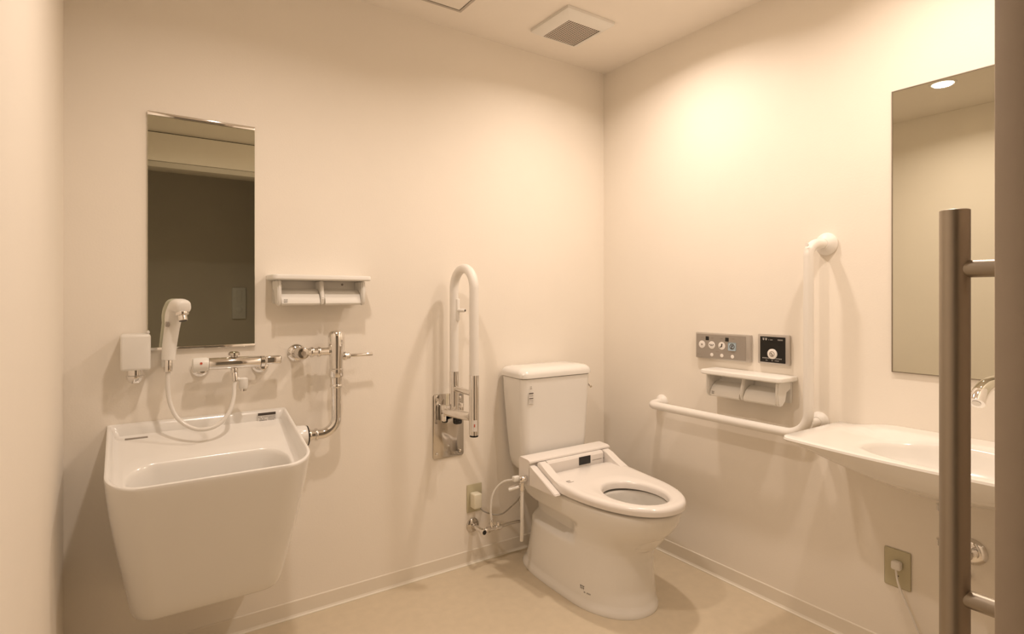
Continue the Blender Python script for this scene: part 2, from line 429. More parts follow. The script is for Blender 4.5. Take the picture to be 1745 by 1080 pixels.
# stickers / print on the tank front
TF = -.2085
bm = nb(); marks(bm, (-.643, -.2030, .743), (1, .0, 0), (0, 0, 1), [(0, .026, -.008, .040)], .0008); lb = part('tank_label', bm, 'paper', tank, 'small paper label with dark print', smooth=False)
bm = nb(); marks(bm, (-.643, -.2039, .743), (1, 0, 0), (0, 0, 1), [(.001, .025, .035, .0395)] + textish(.022, .0022, .002, .029, 8) + textish(.022, .0022, .002, .024, 8) + [(.002, .024, .013, .0165)] + textish(.022, .002, .002, .005, 8) + textish(.022, .002, .002, -.002, 8), .0003)
part('print', bm, 'ink', lb, smooth=False)
bm = nb(); marks(bm, (-.643, -.2046, .806), (1, 0, 0), (0, 0, 1), textish(.020, .005, .001, 0, 4) + [(.006, .016, -.006, -.003)], .0006); part('maker_mark', bm, 'inkgrey', tank, smooth=False)

# seat with its raised rear arms
SXO = .006
def ztop(y): return .4465 + .012 * sstep(-.60, -.34, y)
def zo(dz): return lambda y: ztop(y) + dz
def seat_out(hw, yr, yf, zf, n=120): return [p + Vector((SXO, 0, 0)) for p in egg(hw + .010, yr, yf + .006, -.50, 0, n, 2.2, 6, zf)]
def hole(hx, yr, yf, zf, n=120):
    out = []
    ym = (yr + yf) / 2
    for i in range(n):
        a = 2 * PI * i / n; y = ym - (ym - yf) * math.sin(a)
        out.append(Vector((TX + hx * math.cos(a), y, zf(y))))
    return out
bm = nb()
R_ = [seat_out(.186, -.335, -.864, lambda y: .4150), seat_out(.195, -.330, -.873, lambda y: .4165), seat_out(.1965, -.329, -.8745, lambda y: .430), seat_out(.1955, -.330, -.8735, zo(-.010)), seat_out(.191, -.334, -.869, zo(-.003)), seat_out(.183, -.342, -.861, zo(.0)),
      seat_out(.165, -.372, -.846, zo(-.0005))]
# blend rings towards the opening
ho = hole(.122, -.520, -.820, zo(-.002))
for f in (.35, .7, 1):
    R_.append([a.lerp(b, f) if f < 1 else b for a, b in zip(R_[6], ho)])
for r in R_[7:9]:
    for p in r: p.z = ztop(p.y) - .0008
R_ += [hole(.116, -.527, -.814, zo(-.006)), hole(.112, -.531, -.810, zo(-.014)), hole(.112, -.531, -.810, lambda y: .4150)]
bm2 = bm
vr = [[bm.verts.new(p) for p in r] for r in R_]
n = len(vr[0]); vr.append(vr[0])
for a, b in zip(vr, vr[1:]):
    for i in range(n): bm.faces.new((a[i], a[(i + 1) % n], b[(i + 1) % n], b[i]))
seat = part('seat', bm, 'seat', toi, ang=50)
for sx in (-1, 1):   # seat arms reaching the hinge
    bm = nb(); x0 = TX + SXO + sx * .1845
    pr = [(-.455, .4475), (-.42, .456), (-.375, .474), (-.335, .495), (-.315, .503), (-.302, .505), (-.297, .500), (-.297, .436), (-.33, .430), (-.455, .430)]
    loft(bm, [[Vector((x0 + w, y, z)) for y, z in pr] for w in (-.020, .0195)]); bmesh.ops.bevel(bm, geom=bm.edges[:], offset=.003, segments=2, affect='EDGES')
    part('seat_arm', bm, 'seat', seat)
bm = nb(); marks(bm, (-.630, -.452, 0), (1, 0, 0), (0, 1, 0), [(a, b, c, d) for a, b, c, d in textish(.022, .010, 0, 0, 3) + textish(.030, .003, 0, -.008, 7)], .0003)
for v in bm.verts: v.co.z = ztop(v.co.y) + (.0003 if v.co.z > .0001 else -.0005)
part('maker_mark', bm, 'inkgrey', seat, smooth=False)

# washing unit behind the seat
bm = nb()
pr = [(-.212, .408), (-.212, .508), (-.220, .517), (-.278, .5145), (-.2905, .509), (-.292, .503), (-.284, .498), (-.284, .408)]
loft(bm, [[Vector((TX + w, y, z)) for y, z in pr] for w in (-.232, .232)])
bmesh.ops.bevel(bm, geom=[e for e in bm.edges if e.calc_face_angle(0) > .5], offset=.002, segments=2, affect='EDGES')
wash = part('washing_unit', bm, 'seat', toi, 'long cover of the electronic seat')
for sx in (-1, 1):
    bm = nb(); x0 = TX + sx * .2165
    pr = [(-.286, .408), (-.286, .492), (-.300, .488), (-.330, .474), (-.462, .416), (-.462, .408)]
    loft(bm, [[Vector((x0 + w, y, z)) for y, z in pr] for w in (-.0155, .0155)]); bmesh.ops.bevel(bm, geom=bm.edges[:], offset=.003, segments=2, affect='EDGES')
    part('side_cheek', bm, 'seat', wash)
bm = nb()
pr = [(-.286, .43), (-.286, .494), (-.291, .501), (-.300, .504), (-.311, .501), (-.3175, .493), (-.3185, .47), (-.3185, .43)]
loft(bm, [[Vector((TX + SXO + w, y, z)) for y, z in pr] for w in (-.160, .160)])
roll = part('hinge_roll', bm, 'seat', wash)
bm = nb(); box(bm, -.451, -.384, -.3200, -.3186, .4605, .4955); part('sensor_window', bm, 'black', roll, 'small black sensor window', smooth=False)
bm = nb(); marks(bm, (-.372, -.3187, .468), (1, 0, 0), (0, 0, 1), textish(.075, .004, 0, 0, 14), .0006); part('print', bm, 'inkgrey', roll, smooth=False)
# inlet elbow and filter at the left of the washing unit
bm = nb(); cyl(bm, (-.705, -.27, .435), (-.735, -.262, .432), .014, n=20, bev=.003); cyl(bm, (-.722, -.264, .440), (-.722, -.264, .385), .010, n=16, bev=.002)
cyl(bm, (-.722, -.255, .41), (-.77, -.235, .395), .0055, n=12)
part('inlet_elbow', bm, 'chrome', wash, 'chrome water inlet elbow')
bm = nb(); box(bm, -.760, -.728, -.262, -.24, .425, .447, .005); cyl(bm, (-.733, -.258, .402), (-.775, -.24, .39), .007, n=12, bev=.002); part('inlet_cap', bm, 'plastic', wash)

# ------------------------------------------------------------------ power outlet + stop valve + hoses near the toilet
t = thing('power_outlet', 'beige wall outlet with an ivory plug adapter, left of the toilet tank', 'outlet', (-.803, 0, .230))
bm = nb(); box(bm, -.843, -.765, -.006, -.0004, .232, .358, .003); part('cover_plate', bm, 'beige', t)
bm = nb(); box(bm, -.830, -.790, -.050, -.0062, .258, .325, .006, 3); pl = part('plug_adapter', bm, 'ivory', t)
bm = nb(); box(bm, -.7899, -.7885, -.043, -.018, .272, .308); part('socket_face', bm, 'beige', pl, smooth=False)
bm = nb(); tube(bm, crom([(-.800, -.046, .262), (-.785, -.060, .245), (-.75, -.085, .232), (-.72, -.11, .238), (-.70, -.14, .27), (-.695, -.19, .315), (-.697, -.23, .36), (-.705, -.255, .395)], 8), .0032, 10)
part('power_cord', bm, 'cordg', t, 'thin grey cord drooping to the toilet seat unit')
t = thing('stop_valve', 'chrome water stop valve on the wall under the outlet beside the toilet', 'valve', (-.812, 0, .172))
bm = nb(); lathe(bm, (-.812, -.0004, .172), (0, -1, 0), [(0, .032), (.004, .032), (.010, .026), (.013, .014)], 32); part('rosette', bm, 'polish', t)
bm = nb(); cyl(bm, (-.812, -.012, .172), (-.812, -.085, .172), .0105, n=20); cyl(bm, (-.812, -.078, .172), (-.812, -.104, .172), .0125, n=20, bev=.002)
part('inlet_pipe', bm, 'chrome', t)
bm = nb(); cyl(bm, (-.812, -.1042, .172), (-.812, -.106, .172), .0095, n=20); part('end_cap', bm, 'black', t)
bm = nb(); cyl(bm, (-.803, -.088, .172), (-.745, -.088, .172), .0095, n=16, bev=.002); cyl(bm, (-.788, -.088, .172), (-.776, -.088, .172), .0135, n=6)
cyl(bm, (-.765, -.088, .172), (-.765, -.088, .215), .008, n=16, bev=.002); cyl(bm, (-.765, -.088, .192), (-.765, -.088, .202), .0115, n=6)
cyl(bm, (-.745, -.088, .172), (-.715, -.088, .172), .0125, n=16, bev=.002); cyl(bm, (-.73, -.088, .172), (-.73, -.088, .198), .0085, n=12, bev=.002)
part('valve_body', bm, 'chrome', t)
bm = nb(); tube(bm, crom([(-.714, -.088, .172), (-.68, -.09, .176), (-.64, -.095, .178), (-.60, -.09, .175), (-.575, -.06, .19), (-.57, -.03, .25)], 8), .0065, 12)
single('supply_pipe', bm, 'polish', 'dull grey supply pipe running from the stop valve behind the toilet', 'pipe', (-.64, -.09, .17))
bm = nb(); tube(bm, crom([(-.765, -.088, .214), (-.768, -.085, .26), (-.757, -.08, .31), (-.74, -.09, .35), (-.72, -.12, .383), (-.70, -.16, .398), (-.69, -.19, .402)], 8), .0052, 10)
single('water_hose', bm, 'hose', 'pale hose arching up from the stop valve to the underside of the tank', 'hose', (-.75, -.09, .2))
bm = nb(); tube(bm, crom([(-.722, -.264, .386), (-.722, -.263, .33), (-.721, -.262, .26), (-.719, -.258, .20), (-.715, -.250, .165)], 8), .0075, 12)
part('seat_hose', bm, 'hose', toi, 'pale hose hanging straight down from the seat unit')

# ------------------------------------------------------------------ folding grab bar
t = thing('folding_grab_bar', 'white and chrome fold-up grab bar raised against the wall beside the toilet', 'grab bar', (-.937, 0, .50))
bm = nb(); r = rrect(-1.013, -.861, .500, .782, .012, 5)
loft(bm, [[Vector((x, -.0004, z)) for x, z in r], [Vector((x, -.005, z)) for x, z in r], [Vector((-.937 + (x + .937) * .975, -.0065, .641 + (z - .641) * .986)) for x, z in r]])
plate = part('wall_plate', bm, 'polish', t, 'mirror-polished steel wall plate')
for px_ in (-.995, -.879):
    for pz in (.522, .760):
        bm = nb(); lathe(bm, (px_, -.0066, pz), (0, -1, 0), [(0, .007), (.002, .0065), (.0035, .003), (.004, 0)], 16, True, False); part('screw', bm, 'chrome', plate)
GX, Y1, Y2 = -.940, -.062, -.232; GR = .0195
def utube(z0a, z0b, z1, r):
    R0 = (Y1 - Y2) / 2; ym = (Y1 + Y2) / 2
    pts = [(GX, Y1, z0a), (GX, Y1, z1 - R0)] + [(GX, ym + R0 * math.cos(a), z1 - R0 + R0 * math.sin(a)) for a in [PI * k / 24 for k in range(1, 24)]] + [(GX, Y2, z1 - R0), (GX, Y2, z0b)]
    return pts
bm = nb(); tube(bm, utube(.886, .888, 1.327, GR), GR, 28); part('hand_loop', bm, 'rail', t, 'white coated loop')
bm = nb(); tube(bm, [(GX, Y1, .700), (GX, Y1, .8858)], GR + .0005, 28); part('back_post', bm, 'chrome', t)
bm = nb(); tube(bm, [(GX, Y2, .645), (GX, Y2, .8878)], GR + .0005, 28); fp = part('front_post', bm, 'chrome', t)
bm = nb(); cyl(bm, (GX, Y2, .637), (GX, Y2, .6448), .018, n=24, bev=.002); part('end_cap', bm, 'black', t, 'black end cap')
bm = nb(); cyl(bm, (GX, Y1 - .018, .812), (GX, Y2 + .018, .812), .0125, n=20); part('rung', bm, 'chrome', t)
bm = nb(); cyl(bm, (GX - .035, -.036, .712), (GX - .005, -.215, .716), .0185, n=24, bev=.003); cyl(bm, (GX - .048, -.034, .712), (GX + .04, -.034, .712), .022, n=24, bev=.003)
box(bm, GX - .05, GX - .036, -.06, -.0066, .672, .742, .003); box(bm, GX + .036, GX + .05, -.06, -.0066, .672, .742, .003)
part('pivot', bm, 'chrome', t)
bm = nb(); box(bm, GX + .0, GX + .035, -.075, -.045, .655, .69, .008); part('pivot_stop', bm, 'black', t, 'dark stop under the pivot')
bm = nb(); cyl(bm, (GX + .006, Y1 - .018, 1.150), (GX + .022, Y1 - .056, 1.150), .0075, n=14, bev=.002); cyl(bm, (GX + .008, Y1 - .018, 1.20), (GX + .008, Y1 - .018, 1.105), .009, n=14, bev=.003)
pk = part('holder_peg', bm, 'rail', t)
bm = nb(); cyl(bm, (GX + .0221, Y1 - .0562, 1.150), (GX + .0229, Y1 - .058, 1.150), .0045, n=12); part('peg_tip', bm, 'ink', pk)
# sticker wrapped on the front post
def wrap(bm, cx, cy, r, a0, a1, z0, z1, n=8):
    rings = []
    for z in (z0, z1):
        rings.append([Vector((cx + rr * math.cos(a0 + (a1 - a0) * k / n), cy + rr * math.sin(a0 + (a1 - a0) * k / n), z)) for rr in (r,) for k in range(n + 1)])
    loft(bm, rings, False, False, closed=False)
AC = math.atan2(-2.238 - Y2, -2.117 - GX)
bm = nb(); wrap(bm, GX, Y2, GR + .0008, AC - .55, AC + .65, .662, .708); stk = part('sticker', bm, 'paper', fp, 'small pale sticker with a red mark')
bm = nb(); wrap(bm, GX, Y2, GR + .0012, AC - .02, AC + .22, .680, .692); part('red_mark', bm, 'red', stk)

# ------------------------------------------------------------------ double paper holders
def paper_holder(name, label, org, u, out, mark=True):
    """org: left end of the shelf at the wall, top; u: along wall to the right; out: away from the wall. width .36"""
    org = Vector(org); u = Vector(u); o_ = Vector(out); z = Vector((0, 0, 1))
    W = .362; Dp = .118
    t = thing(name, label, 'toilet paper holder', org + u * W / 2 - z * .11, 'double toilet paper holders')
    def L(a, b, c): return org + u * a + o_ * b + z * c
    def ext(bm, prof, a0, a1, bev=.003):
        nbm = bmesh.new(); loft(nbm, [[L(a, b, c) for b, c in prof] for a in (a0, a1)])
        if bev:
            bmesh.ops.remove_doubles(nbm, verts=nbm.verts[:], dist=1e-6)
            bmesh.ops.bevel(nbm, geom=[e for e in nbm.edges if e.calc_face_angle(0) > .6], offset=bev, segments=2, affect='EDGES')
        me = bpy.data.meshes.new('tmp'); nbm.to_mesh(me); nbm.free(); bm.from_mesh(me); bpy.data.meshes.remove(me)
    bm = nb()   # shelf, rounded plan
    r0 = rrect(0, W, .0004, Dp, [.02, .02, .003, .003], 6)
    ins = rrect(.004, W - .004, .0004, Dp - .004, [.018, .018, .003, .003], 6)
    loft(bm, [[L(a, b, -.019) for a, b in ins], [L(a, b, -.015) for a, b in r0], [L(a, b, -.005) for a, b in r0], [L(a + (W / 2 - a) * .008, b * .985 + .0001, -.0015) for a, b in r0], [L(a + (W / 2 - a) * .02, b * .955 + .0003, 0) for a, b in r0]])
    part('shelf', bm, 'plastic', t)
    bm = nb(); ext(bm, [(.0004, -.019), (.012, -.019), (.012, -.105), (.0004, -.105)], .022, W - .022, .002); part('back_plate', bm, 'plastic', t)
    cheek = [(.012, -.0192), (.098, -.0192), (.100, -.06), (.099, -.098), (.090, -.111), (.070, -.112), (.050, -.095), (.040, -.062), (.012, -.050)]
    for a0, a1 in ((.020, .034), (W - .034, W - .020)):
        bm = nb(); ext(bm, cheek, a0, a1, .004); part('side_cheek', bm, 'plastic', t)
    bm = nb(); ext(bm, [(.0122, -.0194), (.075, -.0194), (.094, -.085), (.085, -.109), (.0122, -.10)], W / 2 - .007, W / 2 + .007, .003); part('divider', bm, 'plastic', t)
    for k, (a0, a1) in enumerate(((.036, W / 2 - .010), (W / 2 + .010, W - .036))):
        # hinged paper cover: slanting plate, curled at the lower front edge, over a roll core
        pr = [(.040, -.050), (.060, -.058), (.078, -.072), (.0885, -.090), (.0905, -.104), (.084, -.1105), (.082, -.108), (.087, -.102), (.0855, -.091), (.076, -.075), (.059, -.062), (.039, -.054)]
        bm = nb(); ext(bm, pr, a0, a1, 0); cv = part('paper_cover', bm, 'plastic', t)
        bm = nb(); c0 = L(a0 + .001, .058, -.080); c1 = L(a1 - .001, .058, -.080); cyl(bm, c0, c1, .008, n=16, bev=.002); part('spindle', bm, 'plastic', t)
        bm = nb(); lathe(bm, L((a0 + a1) / 2 - (.055, -.02)[k], .0122, -.032), out, [(0, .0045), (.0015, .004), (.002, 0)], 14, True, False); part('screw', bm, 'inkgrey', t)
        if k == 0 and mark:
            bm = nb(); marks(bm, L(a0 + .006, .0908, -.100), u, z, textish(.014, .005, .001, .006, 3) + textish(.014, .003, .001, .000, 5), .0006); part('maker_mark', bm, 'ink', cv, smooth=False)
    return t
paper_holder('paper_holder', 'white double paper holder on the wall above the flush valve, seen from below', (-1.690, 0, 1.288), (1, 0, 0), (0, -1, 0))
paper_holder('paper_holder', 'white double paper holder under the two button panels beside the toilet', (0, -.700, .905), (0, -1, 0), (-1, 0, 0))

# ------------------------------------------------------------------ remote panel and call button
t = thing('washing_seat_remote', 'grey remote panel with four round buttons on the wall above the right paper holder', 'control panel', (0, -.740, .940))
Y0, Y1_, Z0, Z1 = -.607, -.873, .940, 1.052
def Bp(a, c, o=0): return Vector((-o, Y0 - a, Z0 + c))
bm = nb(); box(bm, -.018, -.0004, Y1_, Y0, Z0, Z1, .003, 2); part('housing', bm, 'silver', t)
bm = nb(); box(bm, -.0195, -.0182, Y1_ + .018, Y0 - .005, Z0 + .005, Z1 - .006, .0006, 1); fc = part('face', bm, 'grey', t)
FW, FH = .266, .112
def disc(bm, a, c, r, th=.0012, base=.0196, n=28): lathe(bm, Bp(a, c, base), (-1, 0, 0), [(0, r), (th * .7, r), (th, r * .92), (th, 0)], n, True, False)
icons = [(.035, .060, 's'), (.085, .060, 'w'), (.135, .060, 'p')]
for a, c, k in icons:
    bm = nb(); disc(bm, a, c, .0165); b_ = part('button', bm, 'seat', t, 'round white button')
    bm = nb(); rows = {'s': [(-.004, .004, -.004, .004)], 'w': [(-.010, -.006, -.001, .004), (-.006, -.001, -.004, -.001), (.001, .005, -.004, -.001), (.006, .010, -.001, .004), (-.002, .002, .000, .003)], 'p': [(-.002, .004, .003, .009), (-.003, .003, -.004, .004), (-.008, .001, -.006, -.003), (-.010, -.007, -.010, -.005)]}[k]
    marks(bm, Bp(a, c, .0209), (0, -1, 0), (0, 0, 1), rows, .0003); part('symbol', bm, 'ink' if k != 's' else 'inkgrey', b_, smooth=False)
bm = nb(); box(bm, -.0208, -.0196, Y0 - .185 - .018, Y0 - .185 + .018, Z0 + .060 - .017, Z0 + .060 + .017, .003, 2); part('button', bm, 'bluegl', t, 'square pale blue button')
bm = nb(); lathe(bm, Bp(.185, .060, .0209), (-1, 0, 0), [(0, .012), (.0004, .012), (.0004, .009), (0, .009)], 24, False, False)
marks(bm, Bp(.185, .060, .0209), (0, -1, 0), (0, 0, 1), [(-.005, -.001, -.006, .006), (.001, .005, -.002, .007), (-.005, .005, -.008, -.006)], .0003); part('symbol', bm, 'ink', t, smooth=False)
for a, c in ((.085, .018), (.135, .0185), (.186, .018)):
    bm = nb(); disc(bm, a, c, .0078, .001); part('small_button', bm, 'seat', t, 'small round white button')
for a in (.062, .160):
    bm = nb(); marks(bm, Bp(a, .088, .0196), (0, -1, 0), (0, 0, 1), [(-.008, .008, -.008, .008)], .0008); part('indicator_window', bm, 'black', t, 'black square window', smooth=False)
for q in ((.014, .003, .028, .089, 4), (.014, .003, .08, .089, 4), (.016, .003, .127, .089, 4), (.014, .004, .182, .090, 3), (.018, .003, .105, .032, 4), (.022, .003, .008, .014, 6), (.014, .003, .180, .034, 4)):
    bm = nb(); marks(bm, Bp(0, 0, .0196), (0, -1, 0), (0, 0, 1), textish(*q), .0004); part('lettering', bm, 'inkgrey', fc, smooth=False)

t = thing('call_button', 'square emergency call panel with a black face and one round white button', 'call button', (0, -.969, .946))
bm = nb(); box(bm, -.016, -.0004, -1.036, -.905, .942, 1.060, .004, 2); part('bezel', bm, 'silver', t)
bm = nb(); box(bm, -.0178, -.0162, -1.022, -.917, .950, 1.051, .0006, 1); fc = part('face', bm, 'black', t, 'black face')
bm = nb(); lathe(bm, (-.0179, -.970, .984), (-1, 0, 0), [(0, .020), (.003, .020), (.0042, .018), (.0042, 0)], 32, True, False); b_ = part('button', bm, 'seat', t, 'round white button')
bm = nb(); lathe(bm, (-.0222, -.970, .984), (-1, 0, 0), [(0, .011), (.0003, .011), (.0003, .0085), (0, .0085)], 24, False, False)
marks(bm, (-.0222, -.970, .984), (0, -1, 0), (0, 0, 1), [(-.006, .000, -.002, .005), (-.001, .005, -.006, .000), (-.004, .004, -.008, -.006)], .0003); part('symbol', bm, 'inkgrey', b_, smooth=False)
for q in ((.022, .009, .010, .086, 2), (.018, .003, .036, .087, 5), (.022, .005, .074, .087, 5), (.082, .004, .010, .014, 16), (.056, .003, .024, .006, 12)):
    bm = nb(); marks(bm, (-.0179, -.917, .950), (0, -1, 0), (0, 0, 1), textish(*q), .0004); part('lettering', bm, 'seat', fc, 'white lettering', smooth=False)

# ------------------------------------------------------------------ L-shaped grab rail
t = thing('grab_rail', 'white L-shaped grab rail on the right wall, running under the paper holder and up', 'grab rail', (0, -.75, .70))
RO = .088; RR = .0175; RZ = .705; RY0, RYV, RZT = -.402, -1.150, 1.400
path = [(-.012, RY0, RZ + .005), (-RO, RY0, RZ), (-RO, RYV, RZ), (-RO, RYV, RZT), (-.012, RYV - .02, RZT)]
bm = nb(); tube(bm, fillet(path, [.035, .085, .045], 10), RR, 24); part('rail', bm, 'rail', t)
def flange(c, r=.034):
    bm = nb(); lathe(bm, (-.0004, c[0], c[1]), (-1, 0, 0), [(0, r), (.004, r + .001), (.009, r - .001), (.018, r * .78), (.024, .0185), (.026, .0185)], 36); return part('wall_flange', bm, 'rail', t)
flange((RY0, RZ + .004), .034); f2 = flange((RYV - .02, RZT), .040); flange((RYV + .004, .750), .034)
bm = nb(); cyl(bm, (-.02, RYV + .004, .750), (-RO, RYV, .750), .0155, n=20); part('rail_bracket', bm, 'rail', t)
bm = nb(); cyl(bm, (-RO - RR * .9, RYV - .003, RZT - .006), (-RO - RR - .0012, RYV - .003, RZT - .006), .007, n=16); part('screw_cap', bm, 'rail', t)

# ------------------------------------------------------------------ washbasin
wb = thing('washbasin', 'white wall-hung washbasin with a wide flat left shelf, behind the steel door handle', 'washbasin', (0, -1.58, .60))
BYL, BYR = -1.212, -1.950; BYC = (BYL + BYR) / 2
def basin_out(inx, iny, z, bow=.032, zf=None, sh=0.):
    # outline in plan, counter from back-left along left, front, right
    pts = []
    yl, yr_ = BYL - iny, BYR + iny
    xf = -.372 + inx
    n1, n2 = 10, 36
    cr = .022
    for k in range(n1): pts.append((-.0005 + (xf + cr + .0005) * k / n1, yl))
    for k in range(7):
        a = PI / 2 * k / 6; pts.append((xf + cr - cr * math.sin(a), yl - cr + cr * math.cos(a)))
    for k in range(1, n2):
        y = (yl - cr) + ((yr_ + cr) - (yl - cr)) * k / n2; pts.append((xf, y))
    for k in range(7):
        a = PI / 2 * k / 6; pts.append((xf + cr - cr * math.cos(a), yr_ + cr - cr * math.sin(a)))
    for k in range(1, n1 + 1): pts.append((xf + cr + (-.0005 - xf - cr) * k / n1, yr_))
    nbk = 24
    for k in range(1, nbk): pts.append((-.0005, yr_ + (yl - yr_) * k / nbk))
    out = []
    for x, y in pts:
        f = 1 - ((y - BYC) / ((yl - yr_) / 2)) ** 2
        xx = x - bow * max(0, f) * (abs(x) / .372) ** 1
        out.append(Vector((xx, y, z if zf is None else zf(xx, y))))
    return out
BZ = .760
def deck(x, y):
    # top surface: flat with a raised ledge along the wall around the tap
    led = .020 * sstep(-.135, -.10, x) * sstep(-1.235, -1.40, y)
    edge = .003 * (1 - sstep(.0, .02, abs(y - BYL)))
    return BZ + led + edge
def zk(d): return lambda x, y: deck(x, y) - d
# underside: keel that deepens towards the middle / wall
def under(f):
    def g(x, y):
        m = max(0, 1 - abs((y - BYC) / .36) ** 2.0)
        dz = .010 + (.022 + .082 * m) * f
        return BZ - dz
    return g
rings = [basin_out(.25, .22, 0, .02, under(1.25)), basin_out(.17, .13, 0, .03, under(1.15)), basin_out(.10, .075, 0, .034, under(.85)), basin_out(.052, .04, 0, .036, under(.62)), basin_out(.022, .018, 0, .034, under(.30)),
         basin_out(.005, .004, 0, .033, lambda x, y: BZ - .014), basin_out(0, 0, 0, .032, lambda x, y: BZ - .008), basin_out(.002, .0015, 0, .032, zk(.002)), basin_out(.006, .005, 0, .032, zk(0))]
bcx, bcy, bhx, bhy = -.243, -1.635, .132, .232
N = len(rings[0])
def bowl_ring(s, z, sq=2.3, ox=0.):
    out = []
    ref = rings[-1]
    for p in ref:
        a = math.atan2((p.y - bcy) / bhy, (p.x - bcx) / bhx)
        c, s_ = math.cos(a), math.sin(a)
        x = bcx + ox + math.copysign(abs(c) ** (2 / sq), c) * bhx * s; y = bcy + math.copysign(abs(s_) ** (2 / sq), s_) * bhy * s
        out.append(Vector((x, y, z if not callable(z) else z(x, y))))
    return out
ob = bowl_ring(1.0, zk(.001))
mid = []
for f in (.25, .5, .75, .92):
    r = [Vector((a.x + (b.x - a.x) * f, a.y + (b.y - a.y) * f, 0)) for a, b in zip(rings[-1], ob)]
    for p in r: p.z = deck(p.x, p.y)
    mid.append(r)
rings += mid + [ob, bowl_ring(.97, zk(.006)), bowl_ring(.945, zk(.016)), bowl_ring(.90, .722), bowl_ring(.82, .698), bowl_ring(.68, .680), bowl_ring(.45, .667), bowl_ring(.2, .663), bowl_ring(.08, .661)]
bm = nb(); loft(bm, rings); body = part('basin_body', bm, 'ceramic', wb, ang=45)
bm = nb(); lathe(bm, (bcx, bcy, .6615), (0, 0, 1), [(0, .024), (.003, .024), (.005, .020), (.0045, .012), (.007, .010), (.008, 0)], 28, True, False); part('drain', bm, 'chrome', wb)
bm = nb(); lathe(bm, (-.117, -1.705, .722), (-1, 0, .35), [(0, .006), (.001, .006), (.002, .003)], 16); part('overflow_dot', bm, 'chrome', wb)
bm = nb(); marks(bm, (-.035, -1.240, BZ + .0006), (0, -1, 0), (1, 0, 0), textish(.062, .006, 0, 0, 13) + [(0, .062, -.002, .0)], .0005); part('maker_mark', bm, 'inkgrey', body, smooth=False)
bm = nb(); marks(bm, (-.030, -1.235, BZ + .0002), (0, -1, 0), (1, 0, 0), [(0, .075, -.010, .012)], .0003); part('shelf_label', bm, 'paper', body, smooth=False)

# tap
TY_ = -1.705; zz = deck(-.05, TY_)
t = thing('basin_tap', 'curved chrome spout over the washbasin, cut by the door edge', 'tap', (-.05, TY_, zz))
bm = nb(); lathe(bm, (-.055, TY_, zz + .0002), (0, 0, 1), [(0, .030), (.006, .030), (.012, .024), (.05, .022), (.055, .0195)], 28); part('tap_base', bm, 'chrome', t)
pts = [(-.055, TY_, zz + .05), (-.055, TY_, .89), (-.070, TY_, .935), (-.110, TY_, .966), (-.170, TY_, .977), (-.240, TY_, .974), (-.292, TY_, .958), (-.318, TY_, .935)]
c_ = crom(pts, 8); bm = nb(); tube(bm, c_, [.0195 - .0015 * i / len(c_) for i in range(len(c_))], 28); part('spout', bm, 'chrome', t)
bm = nb(); e0, e1 = c_[-1], (c_[-1] - c_[-2]).normalized(); cyl(bm, e0 + e1 * .0002, e0 + e1 * .0010, .0100, n=20); part('spout_tip', bm, 'polish', t)

# trap under the basin
tx = -.192; ty = -1.600; TRT = .640
bm = nb(); tube(bm, fillet([(tx, ty, TRT), (tx, ty, .40), (tx + .075, ty, .385), (tx + .085, ty, .437), (-.006, ty, .437)], [.03, .03, .03], 8), .0155, 20); dt = part('drain_trap', bm, 'chrome', wb, 'chrome drain trap')
for z in (.598, .500):
    bm = nb(); lathe(bm, (tx, ty, z), (0, 0, 1), [(0, .018), (.003, .0245), (.018, .0245), (.021, .018)], 24); part('coupling_nut', bm, 'chrome', dt)
bm = nb(); lathe(bm, (-.0004, ty, .437), (-1, 0, 0), [(0, .040), (.003, .040), (.010, .034), (.013, .024), (.013, .017)], 36); part('wall_flange', bm, 'chrome', dt)
bm = nb(); cyl(bm, (-.0004, -1.592, .362), (-.03, -1.592, .362), .008, n=14, bev=.002); part('bolt', bm, 'chrome', wb)

# outlet and cord under the basin
t = thing('power_outlet', 'beige wall outlet with a white plug, low on the right wall under the washbasin', 'outlet', (0, -1.401, .245))
bm = nb(); box(bm, -.006, -.0004, -1.440, -1.362, .246, .371, .004, 3); part('cover_plate', bm, 'beige', t)
bm = nb(); box(bm, -.030, -.0062, -1.418, -1.390, .310, .338, .006, 3); part('plug', bm, 'plastic', t)
bm = nb(); cyl(bm, (-.0062, -1.403, .285), (-.0068, -1.403, .285), .003, n=12); part('earth_socket', bm, 'ink', t)
bm = nb(); tube(bm, crom([(-.024, -1.404, .311), (-.03, -1.414, .27), (-.028, -1.436, .215), (-.03, -1.462, .16), (-.04, -1.495, .09), (-.055, -1.53, .03), (-.08, -1.57, .004), (-.13, -1.62, .0038)], 8), .0032, 10)
part('power_cord', bm, 'hose', t, 'thin white cord hanging to the floor')

